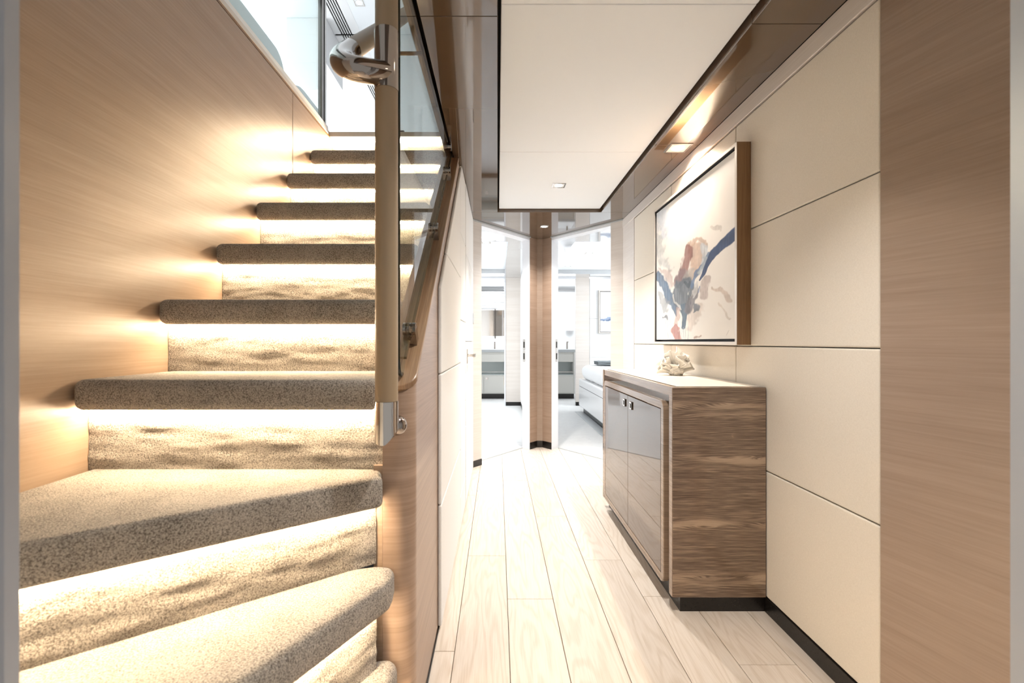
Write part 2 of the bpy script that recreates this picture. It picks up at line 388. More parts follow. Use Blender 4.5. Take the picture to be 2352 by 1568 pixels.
# door in the partition wall
bm = B(); box(bm, XL+.0005, XL+.003, 2.705, 3.50, FL+.012, .94); d1 = struct('door_1', bm, 'gap_black')
rows(2.705, 3.50, [FL+.012, -.504, 0, .52, .94], XL+.003, 'panel_fabric_white', d1, 1)
bm = B(); box(bm, XL+.015, XL+.021, 2.765, 2.80, -.135, -.045); bev(bm, .002, 2); hr = obj('handle', bm, 'chrome', d1)
bm = B(); tube(bm, [(XL+.02, 2.785, -.085), (XL+.058, 2.785, -.085)], .009, 14); bm2 = box(bm, XL+.050, XL+.064, 2.776, 2.90, -.096, -.076)
obj('lever', bm, 'chrome', hr)
# switch plate beside the far door frame
t = thing('light_switch', 'small chrome switch plate on the white wall before the left cabin door frame', 'switch', (XL+.017, 3.47, .17))
bm = B(); box(bm, XL+.0155, XL+.021, 3.44, 3.49, .13, .215); bev(bm, .002, 2); obj('plate', bm, 'chrome', t)
bm = B(); box(bm, XL+.021, XL+.0235, 3.452, 3.478, .15, .195); bev(bm, .001, 1); obj('rocker', bm, 'white_gloss', t)

# ---- right wall: upholstered panels, angled veneer panel, end strip, trim
bm = B(); box(bm, XR+.012, XR+.06, 1.12, 3.60, FL, SO+.05); wr = struct('wall_right', bm, 'gap_black')
zs = [-.925, -.469, -.018, .433, .876]
for y0, y1 in ((1.156, 1.858), (1.858, 2.547), (2.547, 3.24)):
    rows(y0, y1, zs, XR+.012, 'panel_fabric', wr, -1, th=.012)
bm = B(); box(bm, XR-.001, XR+.012, 3.2415, 3.56, -.925, SO); obj('end_panel', bm, 'pale_veneer', wr)
bm = B(); prism(bm, [(XR-.001, 1.1545), (1.075, .80), (1.115, .82), (XR+.03, 1.1545)], FL, SO+.05, 'z'); obj('angled_panel', bm, 'corner_veneer', wr)
bm = B(); box(bm, XR-.004, XR+.012, 1.156, 3.56, .879, SO); bev(bm, .002, 1); obj('trim', bm, 'pale_veneer', wr)
bm = B(); box(bm, XR-.003, XR+.012, 1.156, 3.52, FL, -.9265); struct('baseboard_right', bm, 'black_base')

# ---- ceiling: lacquer soffit around a raised white panel
SX0, SX1, SY1 = .0, .757, 3.33
bm = B(); box(bm, -.262, 1.05, -.2, 4.35, SO+.07, SO+.10); ceil = struct('ceiling', bm, 'gap_black')
def soff(poly, z1=SO+.069):
    bm = B(); prism(bm, poly, SO, z1, 'z'); bev(bm, .0012, 1); obj('soffit_panel', bm, 'lacquer', ceil)
xs = -.226
for a, b in ((-.1, 1.3225), (1.3245, SY1+.0005)): soff([(xs, a), (SX0, a), (SX0, b), (xs, b)])
for a, b in ((-.1, 1.354), (1.356, 2.19), (2.192, SY1+.0005)): soff([(SX1, a), (XR-.005, a), (XR-.005, b), (SX1, b)])
soff(door_clip([(xs, SY1+.001), (XR-.002, SY1+.001), (XR-.002, 4.6), (xs, 4.6)], .0))
for a, b in ((-.1, 1.3055), (1.3065, 2.3245), (2.3255, SY1-.012)):
    bm = B(); box(bm, SX0+.010, SX1-.012, a, b, SO+.022, SO+.06); bev(bm, .003, 2); obj('ceiling_panel', bm, 'white_ceiling', ceil)
# bronze fascia along the deck edge, stair side of the glass
bm = B(); box(bm, -.264, -.247, .42, 2.75, SO, 1.243); obj('fascia', bm, 'bronze', ceil)
bm = B(); box(bm, -.246, -.2265, .42, 2.75, 1.0, 1.243); obj('fascia', bm, 'gap_black', ceil)

# ---- wall around the doorway the camera looks through
bm = B(); prism(bm, [(-1.06, .36), (-.56, .36), (-.452, .395), (-.4445, .410), (-.4455, .424), (-1.06, .44)], FL, SO+.05, 'z'); struct('wall_front', bm, 'jamb_lacquer')
bm = B(); prism(bm, [(1.20, .50), (.625, .50), (.6308, .56), (1.20, .60)], FL, SO+.05, 'z'); struct('wall_front_right', bm, 'jamb_lacquer')

# ---- angled cabin door walls with the concave veneered pillar between them
def along(a, b, s, n):
    dx, dy = b[0]-a[0], b[1]-a[1]; L = math.hypot(dx, dy); dx, dy = dx/L, dy/L; nx, ny = -dy, dx
    if ny < 0: nx, ny = -nx, -ny
    return (a[0]+dx*s+nx*n, a[1]+dy*s+ny*n)
for idx, (a, b) in enumerate(((A, P1), (C, P2))):
    Ld = math.hypot(b[0]-a[0], b[1]-a[1])
    Q = lambda s, n: along(a, b, s, n)
    bm = B(); prism(bm, [Q(-.05, 0.001), Q(.12, 0.001), Q(.12, .085), Q(-.05, .085)], FL+.05, SO-.0005, 'z')
    wj = struct('door_%d' % (idx+2), bm, 'pale_veneer')
    bm = B(); prism(bm, [Q(-.045, -.002), Q(.121, -.002), Q(.121, .086), Q(-.045, .086)], FL, FL+.0495, 'z'); obj('baseboard', bm, 'black_base', wj)
    bm = B(); prism(bm, [Q(.121, 0.001), Q(Ld+.01, 0.001), Q(Ld+.01, .085), Q(.121, .085)], .918, SO-.0005, 'z'); obj('lintel', bm, 'silver_lacquer', wj)
    bm = B(); prism(bm, [Q(-.02, -.012), Q(Ld, -.012), Q(Ld, .0), Q(-.02, .0)], SO-.008, SO-.0008, 'z'); obj('trim', bm, 'slab_grey', wj)
    # latch side jamb with its strike plates
    bm = B(); prism(bm, [Q(Ld-.001, .001), Q(Ld+.012, .001), Q(Ld+.012, .085), Q(Ld-.001, .085)], FL, .9175, 'z'); obj('jamb', bm, 'silver_lacquer', wj)
    for zc in (-.03, -.135):
        bm = B(); prism(bm, [Q(Ld-.003, .052), Q(Ld-.0012, .052), Q(Ld-.0012, .075), Q(Ld-.003, .075)], zc-.05, zc+.05, 'z'); sp = obj('strike_plate', bm, 'chrome', wj)
        bm = B(); prism(bm, [Q(Ld-.004, .057), Q(Ld-.0031, .057), Q(Ld-.0031, .070), Q(Ld-.004, .070)], zc-.028, zc+.028, 'z'); obj('keep', bm, 'gap_black', sp)
    bm = B(); prism(bm, [Q(.12, .082), Q(Ld, .082), Q(Ld, .090), Q(.12, .090)], FL-.01, FL+.004, 'z'); obj('threshold', bm, 'slab_grey', wj)
pil = [P1, (.365, 4.21), (.415, 4.21), P2]
bm = B(); prism(bm, [(P1[0]+.012, P1[1]+.035), (.360, 4.225), (.420, 4.225), (P2[0]-.012, P2[1]+.035), (P2[0]-.012, 4.30), (P1[0]+.012, 4.30)], FL, SO, 'z'); pl = struct('trim_1', bm, 'gap_black')
for p, q in zip(pil, pil[1:]):
    dx, dy = q[0]-p[0], q[1]-p[1]; L_ = math.hypot(dx, dy); nx, ny = dy/L_*.01, -dx/L_*.01
    for z0, z1, m_ in ((FL+.062, SO, 'post_veneer'), (FL, FL+.0615, 'black_base')):
        e = .0 if m_ == 'post_veneer' else .0012
        bm = B(); prism(bm, [(p[0]+nx*e*100, p[1]+ny*e*100), (q[0]+nx*e*100, q[1]+ny*e*100), (q[0]-nx, q[1]-ny), (p[0]-nx, p[1]-ny)], z0, z1, 'z')
        obj('facet' if m_ == 'post_veneer' else 'baseboard', bm, m_ if p is not pil[1] else ('corner_veneer' if m_ == 'post_veneer' else m_), pl)

# ---- cabins beyond
CZ, BK = .97, 6.9
def hall(sign):
    """sign -1 the left cabin, +1 the right"""
    right = sign > 0
    xin = .43 if right else .35
    xo = 3.1 if right else -2.0
    a, b = (C, P2) if right else (A, P1)
    Q = lambda s, n: along(a, b, s, n)
    Ld = math.hypot(b[0]-a[0], b[1]-a[1])
    pts = [Q(.0, .0905), Q(Ld, .0905), (xin, 4.31), (xin, 8.5), (xo, 8.5), (xo, 3.6)]
    if right: pts = [Q(.0, .0905), (xo, 3.6), (xo, 8.5), (xin, 8.5), (xin, 4.31), Q(Ld, .0905)]
    bm = B(); prism(bm, pts, FL-.05, FL+.006, 'z'); struct('floor_cabin_' + ('right' if right else 'left'), bm, 'cabin_carpet')
    # outer walls
    nm = 'right' if right else 'left'
    bm = B(); box(bm, *sorted((xo, xo+sign*.05)), 3.5, 8.5, FL, CZ+.2); struct('wall_cabin_outer_' + nm, bm, 'white_wall')
    bm = B(); box(bm, *sorted((a[0]-sign*0 + sign*.02, xo)), 3.55, 3.60, FL, CZ+.2); struct('wall_cabin_near_' + nm, bm, 'white_wall')
    bm = B(); box(bm, min(xo, xin), max(xo, xin), 8.45, 8.5, FL, CZ+.2); struct('wall_bath_back_' + nm, bm, 'white_wall')
    return right, xin, xo, nm
R = hall(1); Lh = hall(-1)
bm = B(); box(bm, .352, .428, 4.305, 8.45, FL, CZ+.2); wd = struct('wall_divider', bm, 'white_wall')
rows(4.6, 6.88, [FL+.1, -.4, .1, .5, .94], .352, 'panel_fabric_white', wd, -1, th=.008)
bm = B(); box(bm, .346, .352, 4.4, 6.9, FL, FL+.06); obj('baseboard', bm, 'black_base', wd)
# back wall of the left cabin, bathroom opening at its left
bm = B(); box(bm, .122, .352, BK, BK+.05, FL+.063, CZ); wbl = struct('wall_cabin_back_left', bm, 'pale_veneer')
bm = B(); box(bm, .122, .352, BK-.004, BK+.05, FL, FL+.0625); obj('baseboard', bm, 'black_base', wbl)
bm = B(); box(bm, .100, .1215, BK-.006, BK+.06, FL, .952); obj('door_frame', bm, 'silver_lacquer', wbl)
bm = B(); box(bm, -.62, .1215, BK-.006, BK+.06, .952, CZ); obj('lintel', bm, 'silver_lacquer', wbl)
bm = B(); box(bm, -2.0, -.62, BK, BK+.05, FL, CZ); obj('wall_side', bm, 'white_wall', wbl)
for zc in (.42, -.6):
    bm = B(); box(bm, .094, .0995, BK+.01, BK+.05, zc-.06, zc+.06); obj('hinge', bm, 'chrome', wbl)
# back wall of the right cabin
bm = B(); box(bm, 1.185, 1.392, BK, BK+.05, FL+.063, CZ); wbr = struct('wall_cabin_back_right', bm, 'pale_veneer')
bm = B(); box(bm, 1.185, 1.392, BK-.004, BK+.05, FL, FL+.0625); obj('baseboard', bm, 'black_base', wbr)
for z0, z1 in ((-.24, .345), (.3465, .955), (FL, -.2415)):
    for x0, x1 in ((1.3945, 2.24), (2.2415, 3.1)):
        bm = B(); box(bm, x0, x1, BK-.004, BK+.05, z0, z1); bev(bm, .004, 2); obj('panel', bm, 'panel_fabric_white', wbr)
bm = B(); box(bm, .43, 1.185, BK-.006, BK+.06, .945, CZ); obj('lintel', bm, 'silver_lacquer', wbr)
bm = B(); box(bm, .43, .72, BK, BK+.05, FL, .945); obj('wall_side', bm, 'white_wall', wbr)
# cabin ceilings: glossy border round a raised white panel
def cabin_ceiling(nm, x0, x1, hole, mat):
    bm = B()
    hx0, hx1, hy0, hy1 = hole
    ring_frame(bm, [(x0, 3.4), (x1, 3.4), (x1, 8.5), (x0, 8.5)], [(hx0, hy0), (hx1, hy0), (hx1, hy1), (hx0, hy1)], CZ+.0005, CZ+.06, 'z')
    o = struct('ceiling_cabin_' + nm, bm, mat)
    bm = B(); box(bm, hx0-.05, hx1+.05, hy0-.05, hy1+.05, CZ+.062, CZ+.09); obj('ceiling_panel', bm, 'white_ceiling', o)
    return o
plain('cabin_gloss', (.42, .43, .44), .06, coat=1)
cl_ = cabin_ceiling('left', -2.0, .352, (-1.7, .10, 4.43, 6.5), 'cabin_gloss')
cr_ = cabin_ceiling('right', .428, 3.1, (.75, 2.9, 4.43, 6.55), 'cabin_gloss')

# ---- upper deck: floor slabs, ceiling, walls, glass
UF, UC = 1.243, 3.2
bm = B(); box(bm, -3.2, -.30, 2.75, 9.0, UF-.25, UF); struct('floor_upper', bm, 'cabin_carpet')
bm = B(); box(bm, -3.2, -1.025, -.5, 2.745, UF-.25, UF-.001); struct('floor_upper_side', bm, 'cabin_carpet')
bm = B(); box(bm, -.245, 1.6, -.5, 2.745, 1.05, UF); struct('floor_upper_corridor', bm, 'cabin_carpet')
bm = B(); box(bm, -.2995, 1.6, 2.7455, 9.0, 1.05, UF); struct('floor_upper_aft', bm, 'cabin_carpet')
bm = B(); box(bm, -3.2, 1.6, -.5, 9.0, UC+.02, UC+.06); cu = struct('ceiling_upper', bm, 'gap_black')
for y0, y1 in ((-.5, 2.4), (2.404, 4.748), (4.752, 7.0), (7.004, 9.0)):
    for x0, x1 in ((-3.2, -1.70), (-1.42, -.9), (-.896, .2), (.204, 1.6)):
        bm = B(); box(bm, x0, x1, y0, y1, UC, UC+.02); obj('ceiling_panel', bm, 'white_ceiling', cu)
bm = B(); box(bm, -3.2, 1.6, 8.6, 8.7, UF, UC); struct('wall_upper_back', bm, 'white_wall')
bm = B(); box(bm, 1.55, 1.6, -.5, 8.6, UF, UC); struct('wall_upper_right', bm, 'white_wall')
bm = B(); box(bm, -3.25, -3.2, -.5, 9.0, UF, UC); wul = struct('wall_upper_left', bm, 'white_wall')
for k in range(3):
    y0 = 1.0+k*2.4
    bm = B(); box(bm, -3.2, -3.18, y0, y0+2.2, 1.75, 2.9); wf = obj('window_frame', bm, 'dark_frame', wul)
    bm = B(); box(bm, -3.18, -3.174, y0+.05, y0+2.15, 1.80, 2.85); obj('pane', bm, 'window_pane', wf)
bm = B(); box(bm, -2.09, -1.70, 4.5, 5.0, 2.76, UC-.001); bev(bm, .004, 2); struct('trim_2', bm, 'white_wall')
# linear air vents in the upper ceiling
for k, (y0, y1) in enumerate(((2.9, 4.74), (4.77, 6.9))):
    t = thing('ceiling_vent', ['slotted linear air vent in the upper ceiling, nearer the glass', 'slotted linear air vent in the upper ceiling, further end'][k], 'vent', (-1.56, (y0+y1)/2, UC), 'linear vents in the upper ceiling')
    bm = B(); box(bm, -1.699, -1.421, y0, y1, UC+.012, UC+.019); obj('backing', bm, 'gap_black', t)
    xx = [-1.699, -1.628, -1.603, -1.578, -1.553, -1.528, -1.421]
    for q in range(6):
        bm = B(); box(bm, xx[q]+(.015 if q else 0), xx[q+1], y0, y1, UC, UC+.011); obj('slat', bm, 'white_wall', t)

# ================================================================== STAIRCASE
st = thing('staircase', 'carpeted staircase with warm light strips under every nosing, winding at its foot', 'staircase', (-.64, 1.7, FL))
TH = .074
def noisy(bm, amp, sc_, seed):
    bm.normal_update()
    for v in bm.verts:
        v.co += v.normal * amp * noise.noise(v.co*sc_ + Vector((seed, 0, 0)))
def tread(poly, z):
    bm = B(); prism(bm, poly, z-TH, z, 'z'); bev(bm, .021, 5)
    bmesh.ops.triangulate(bm, faces=[f for f in bm.faces if len(f.verts) > 4])
    return obj('tread', bm, 'stair_carpet', st, smooth=True)
def riser(p, q, z0, z1, seed):
    """rippled carpet sheet from p to q (plan), facing the lower step"""
    bm = B(); L_ = math.hypot(q[0]-p[0], q[1]-p[1]); nx, ny = (q[1]-p[1])/L_, -(q[0]-p[0])/L_
    nu, nv = max(8, int(L_/.012)), 20; grid = []
    for j in range(nv+1):
        row = []
        for i in range(nu+1):
            u, v = i/nu, j/nv
            x, y, z = p[0]+(q[0]-p[0])*u, p[1]+(q[1]-p[1])*u, z0+(z1-z0)*v
            d = .0022*noise.noise(Vector((u*L_*6+seed*9, z*45, seed))) + .0020*noise.noise(Vector((u*L_*16+seed*5, z*85, 4+seed)))
            e = min(1, 10*v, 10*(1-v)); row.append(bm.verts.new((x+nx*d*e, y+ny*d*e, z)))
        grid.append(row)
    for j in range(nv):
        for i in range(nu): bm.faces.new([grid[j][i], grid[j][i+1], grid[j+1][i+1], grid[j+1][i]])
    o = obj('riser', bm, 'stair_carpet', st, smooth=True)
    return o
def led(tr, p, q, z, hh=.007, dd=.018):
    L_ = math.hypot(q[0]-p[0], q[1]-p[1]); dx, dy = (q[0]-p[0])/L_, (q[1]-p[1])/L_; nx, ny = dy, -dx
    a, b = .006, L_-.012
    P_ = lambda s, n: (p[0]+dx*s+nx*n, p[1]+dy*s+ny*n)
    bm = B(); prism(bm, [P_(a, .006), P_(b, .006), P_(b, dd), P_(a, dd)], z-.0005-hh, z-.0005, 'z')
    obj('light_strip', bm, 'led', tr, label='glowing warm light strip under the nosing')
RH = .2225
tz = [1.0206, .797, .575, .3475, .1247, -.0892, -.312, -.534, -.757]
ny_ = [2.413, 2.141, 1.866, 1.60, 1.329, 1.060]
XA, XB, OV = -.9975, -.281, .052
for i, y in enumerate(ny_):
    tr = tread([(XA, y), (XB, y), (XB, y+.335), (XA, y+.335)], tz[i])
    zb = tz[i+1]
    p, q = (-.9985, y+OV), (XB, y+OV)
    riser(p, q, zb-.001, tz[i]-TH+.004, i*1.7+1)
    led(tr, p, q, tz[i]-TH)
# winders
wind = [([( -.262, 1.056), (XA, .503), (XA, 1.13), (XB, 1.13), (XB, 1.075)], 6),
        ([(-.238, 1.022), (-.532, .46), (XA, .46), (XA, .64), (-.42, 1.06), (-.29, 1.095), (-.245, 1.09)], 7),
        ([(-.236, 1.068), (-.268, .46), (-.66, .46), (-.40, .96), (-.29, 1.095), (-.245, 1.094)], 8)]
nose = [((-.262, 1.056), (XA, .503)), ((-.238, 1.022), (-.532, .46)), ((-.236, 1.068), (-.268, .46))]
for poly, i in wind:
    tr = tread(poly, tz[i])
    a, b = nose[i-6]
    dx, dy = b[0]-a[0], b[1]-a[1]; L_ = math.hypot(dx, dy); nx, ny = -dy/L_, dx/L_
    if ny < 0 or (i == 8 and nx > 0): nx, ny = -nx, -ny
    s0 = (0, -.008, .02)[i-6]
    p = (b[0]+nx*OV, b[1]+ny*OV); q = (a[0]+dx/L_*s0+nx*OV, a[1]+dy/L_*s0+ny*OV)
    if p[0] < -.9975:
        k = (-.9975-p[0])/(q[0]-p[0]); p = (-.9975, p[1]+(q[1]-p[1])*k)
    zb = tz[i+1] if i < 8 else FL
    riser(p, q, zb-.001, tz[i]-TH+.004, i*1.7+1)
    led(tr, p, q, tz[i]-TH)
bm = B(); box(bm, -.300, -.2785, 1.1005, 1.112, FL, -.30); obj('stringer', bm, 'wall_veneer', st)
# landing edge, its light and top riser
bm = B(); box(bm, -.998, -.29, 2.70, 2.765, UF-.028, UF+.001); bev(bm, .003, 2); le = obj('landing_edge', bm, 'silver_frame', st)
riser((-.9985, 2.748), (XB, 2.748), tz[0]-.001, UF-.027, 21)
led(le, (-.9985, 2.747), (XB, 2.747), UF-.029, .018, .022)

# ================================================================== HANDRAIL
PX, PY, PR = -.249, 1.02, .0253
hr = thing('handrail', 'leather wrapped bronze handrail with chrome elbow, its post at the stair foot', 'handrail', (PX, PY, -.24))
bm = B(); tube(bm, [(PX, PY, -.133), (PX, PY, .561)], PR, 36, False); obj('post_wrap', bm, 'leather', hr, smooth=True)
bm = B(); tube(bm, [(PX, PY, .692), (PX, PY, 1.9)], PR, 36, False); obj('post_wrap', bm, 'leather', hr, smooth=True)
bm = B(); tube(bm, [(PX, PY, .560), (PX, PY, .693)], PR+.0012, 40)
obj('collar', bm, 'dark_chrome', hr, smooth=True)
# elbow: leaves the collar to the left, turns back and up the slope
bm = B(); p0 = Vector((-.358, 1.10, .701)); dirr = Vector((0, 1, SL)).normalized(); path = []
c0, c1, c2, c3 = Vector((PX, PY, .600)), Vector((-.305, .920, .550)), p0 - dirr*.175, p0
for k in range(25):
    t = k/24; path.append(c0*(1-t)**3 + c1*3*t*(1-t)**2 + c2*3*t*t*(1-t) + c3*t**3)
path.append(p0 + dirr*.012)
tube(bm, path, PR, 32); obj('elbow', bm, 'dark_chrome', hr, smooth=True)
bm = B(); tube(bm, [p0 + dirr*.0125, p0 + dirr*.6, p0 + dirr*1.9], PR*.95, 32); obj('rail_wrap', bm, 'leather', hr, smooth=True)
# bracket from the rail to the deck edge
pb = p0 + dirr*.47
bm = B(); pth = [pb + Vector((0, 0, -.02)), pb + Vector((.004, 0, -.05)), pb + Vector((.016, 0, -.072)), pb + Vector((.035, 0, -.083)), pb + Vector((.115, 0, -.083))]
tube(bm, pth, .006, 14); obj('bracket', bm, 'bronze', hr, smooth=True)
# polished foot, cut at a slant, and its ball standoff to the partition
bm = B(); tube(bm, [(PX, PY, -.1335), (PX, PY, -.15), (PX, PY, -.185), (PX, PY, -.215)], PR+.001, 40)
for v in bm.verts:
    if v.co.z < -.21:
        u = (v.co.x-PX)/PR; v.co.z = -.228 + (.030*max(0, u)**1.5) + .006*max(0, -u)**3
obj('foot', bm, 'chrome', hr, smooth=True)
bm = B(); bmesh.ops.create_uvsphere(bm, u_segments=24, v_segments=14, radius=.024); bmesh.ops.translate(bm, verts=bm.verts, vec=(PX+.012, PY+.050, -.197)); tube(bm, [(PX+.006, PY+.02, -.197), (PX+.006, 1.105, -.197)], .014, 18)
obj('standoff', bm, 'dark_chrome', hr, smooth=True)

# ================================================================== STAIR GLASS
GX = -.236
sg = thing('glass_balustrade', 'clear glass panel clamped along the oak capped stair partition', 'balustrade', (GX, 1.5, capz(1.5)))
def gz(y): return capz(y) + .034
pts = []
yb = 1.082; r_ = .03
pts += [(yb, 1.0), (yb, gz(1.11)+.02)]
for k in range(7):
    t = math.radians(180 + k*110/6); pts.append((yb+r_+r_*math.cos(t), gz(1.11)+.012+r_*math.sin(t)))
ye = 1.10 + (1.0+.106-.034)/SL
pts += [(1.16, gz(1.16)), (ye, 1.0)]
bm = B(); prism(bm, pts, GX-.0045, GX+.0045, 'x'); gp = obj('pane', bm, 'clear_glass', sg)
bm = B(); box(bm, GX-.0048, GX+.0048, yb-.004, yb-.0002, gz(1.11)+.015, .999); obj('front_edge', bm, 'glass_edge', sg, label='dark polished front edge of the glass')
bm = B(); tube(bm, [(GX, p[0], p[1]) for p in pts[1:9]], .0048, 10); obj('front_edge', bm, 'glass_edge', sg, smooth=True)
bm = B(); prism(bm, [(1.14, gz(1.14)-.006), (ye, 1.0-.006), (ye-.004, 1.0), (1.14, gz(1.14)-.0002)], GX-.012, GX+.008, 'x'); obj('bottom_edge', bm, 'bronze', sg)
for y in (1.20, 1.645, 2.08):
    z = capz(y)+.054
    bm = B(); tube(bm, [(GX+.005, y, z), (GX+.010, y, z)], .017, 24); tube(bm, [(GX+.012, y, z), (GX+.021, y, z)], .017, 24); tube(bm, [(GX-.012, y, z), (GX-.005, y, z)], .017, 24); tube(bm, [(GX+.009, y, z), (GX+.013, y, z)], .012, 16)
    c = obj('clamp', bm, 'dark_chrome', sg, smooth=True)
    bm = B(); z0 = capz(y)-.004
    prism(bm, [(y-.016, z), (y+.010, z+.008), (y+.034, capz(y+.034)-.003), (y+.012, capz(y+.012)-.003)], GX-.002, GX+.022, 'x'); obj('clamp_base', bm, 'dark_chrome', c)
for z in (.905,):
    y = 2.115
    bm = B(); tube(bm, [(GX+.005, y, z), (GX+.011, y, z)], .02, 24); tube(bm, [(GX+.013, y, z), (GX+.021, y, z)], .02, 24); tube(bm, [(GX+.010, y, z), (GX+.014, y, z)], .014, 16); prism(bm, [(y-.012, z), (y+.012, z), (y+.012, SO), (y-.012, SO)], GX+.012, GX+.020, 'x')
    obj('clamp', bm, 'dark_chrome', sg, smooth=True)

# upper deck glass
ug = thing('glass_balustrade', 'tall clear glass panel edging the upper deck above the veneered stair wall', 'balustrade', (-1.03, 1.6, 1.25))
bm = B(); box(bm, -1.036, -1.024, .2, 2.64, 1.262, 2.35); obj('pane', bm, 'clear_glass', ug)
bm = B(); box(bm, -1.045, -1.004, .2, 2.70, 1.2495, 1.275); bev(bm, .003, 1); obj('base_channel', bm, 'white_gloss', ug)
for y0, y1, m_ in ((2.641, 2.662, 'dark_chrome'), (2.662, 2.682, 'gap_black'), (2.682, 2.705, 'chrome')):
    bm = B(); box(bm, -1.042, -1.018, y0, y1, 1.276, 2.4); obj('end_post', bm, m_, ug)

# ================================================================== SIDEBOARD
SX, SB, S0, S1, ST, SBZ = .631, XR-.004, 1.640, 2.720, -.165, -.923
sb = thing('sideboard', 'dark veneered two door sideboard with cream top against the upholstered wall', 'sideboard', ((SX+SB)/2, (S0+S1)/2, FL))
def part(name, mat, *b, bevel=.0, seg=2, parent=None, label=None):
    bm = B(); box(bm, *b)
    if bevel: bev(bm, bevel, seg)
    return obj(name, bm, mat, parent or sb, label=label)
for y0, y1 in ((S0, S0+.03), (S1-.03, S1)): part('side_panel', 'figured_veneer', SX, SB, y0, y1, SBZ, ST, bevel=.0025)
part('edge_band', 'sideboard_edge', SX-.002, SX-.0001, S0+.001, S0+.030, SBZ+.002, ST-.002)
part('edge_band', 'sideboard_edge', SX-.002, SX-.0001, S1-.030, S1-.001, SBZ+.002, ST-.002)
part('top', 'sideboard_edge', SX, SB, S0+.0305, S1-.0305, ST-.034, ST-.0005, bevel=.002)
part('top_inlay', 'cream_inlay', SX+.022, SB-.012, S0+.022, S1-.022, ST+.0002, ST+.002, bevel=.0008, label='pale cream inlaid top')
part('back_panel', 'white_gloss', SB-.03, SB-.002, S0+.031, S1-.031, SBZ+.01, ST-.036)
part('light_strip', 'added_slot_glow', SB-.06, SB-.034, S0+.05, S1-.05, ST-.038, ST-.0345, label='added cool white glow brightening the slot under the top')  # added emitter, only there to make the slot bright
bx0, by0, by1, bz0, bz1 = .619, 1.700, 2.650, -.908, -.224
bm = B(); prism(bm, rrect(by0+.016, by1-.016, bz0+.004, bz1-.004, .028), .6395, SB-.032, 'x'); obj('carcass', bm, 'sideboard_edge', sb, smooth=True)
part('shelf', 'white_wall', .650, SB-.033, by0+.04, by1-.03, bz1-.0038, bz1-.0015, label='white sheet on the carcass top, imitating a bright reflection in the slot')  # white colour stands in for the reflection on the brown carcass top
bm = B(); o_ = rrect(by0, by1, bz0, bz1, .032, 6); i_ = rrect(by0+.028, by1-.028, bz0+.030, bz1-.030, .004, 6)
ring_frame(bm, o_, i_, bx0, .640, 'x'); bev(bm, .003, 2, lambda e: all(abs(v.co.x-bx0) < 1e-5 for v in e.verts)); obj('face_frame', bm, 'sideboard_edge', sb)
ym = 2.167
for (y0, y1, hy) in ((by0+.031, ym-.0015, 2.112), (ym+.0015, by1-.031, 2.222)):
    d = part('door', 'sideboard_gloss', bx0+.001, .639, y0, y1, bz0+.033, bz1-.033, bevel=.001, seg=1)
    z = -.297
    h = part('handle', 'chrome', bx0-.004, bx0+.0005, hy-.017, hy+.017, z-.018, z+.018, bevel=.001, seg=1, parent=d, label='square chrome pull')
    bm = B(); box(bm, bx0-.0050, bx0-.0041, hy-.009, hy+.001, z-.010, z+.006); box(bm, bx0-.0050, bx0-.0041, hy-.0085, hy+.009, z+.0065, z+.009)
    h2 = obj('slot', bm, 'gap_black', d)
    part('handle_side', 'gap_black', bx0-.004, bx0+.0005, hy-.0185, hy-.0172, z-.018, z+.018, parent=d)
part('plinth', 'black_base', .662, SB, S0+.012, S1-.012, FL, SBZ-.001)

# ---- white coral on the sideboard
co = thing('coral', 'white ruffled coral ornament standing on the cream sideboard top', 'ornament', (.862, 2.20, ST+.002))
rnd = random.Random(7)
def frond(base, lean, yaw, wdt, hgt, seed):
    bm = B(); nu, nv = 22, 12; th = .0045; sheets = []
    for s in (-1, 1):
        g = []
        for j in range(nv+1):
            row = []
            for i in range(nu+1):
                u, v = i/nu*2-1, j/nv
                ang = u*.95*(.6+.4*v)
                rim = 1 + .16*noise.noise(Vector((u*3.2, seed, 0))) + .10*noise.noise(Vector((u*9, seed, 3)))
                rr = v*hgt*rim*(1-.18*u*u)
                x = math.sin(ang)*rr*wdt; z = math.cos(ang)*rr
                y = .022*v*v*math.sin(u*7+seed)+.010*v*math.sin(u*15+seed*2)
                tt = th*(1.1-.65*v)
                row.append(Vector((x, y+s*tt, z)))
            g.append(row)
        sheets.append(g)
    Mt = Matrix.Translation(base) @ Matrix.Rotation(yaw, 4, 'Z') @ Matrix.Rotation(lean, 4, 'X')
    V = [[[bm.verts.new(Mt @ p) for p in row] for row in g] for g in sheets]
    for q in (0, 1):
        for j in range(nv):
            for i in range(nu): bm.faces.new([V[q][j][i], V[q][j][i+1], V[q][j+1][i+1], V[q][j+1][i]])
    rim0 = [V[0][0][i] for i in range(nu+1)]
    def bridge(a, b):
        for i in range(len(a)-1): bm.faces.new([a[i], a[i+1], b[i+1], b[i]])
    bridge(V[0][nv], V[1][nv]); bridge([V[0][j][0] for j in range(nv+1)], [V[1][j][0] for j in range(nv+1)]); bridge([V[0][j][nu] for j in range(nv+1)], [V[1][j][nu] for j in range(nv+1)])
    bmesh.ops.remove_doubles(bm, verts=bm.verts, dist=.0003)
    obj('frond', bm, 'coral', co, smooth=True)
cb = Vector((.862, 2.20, ST+.012))
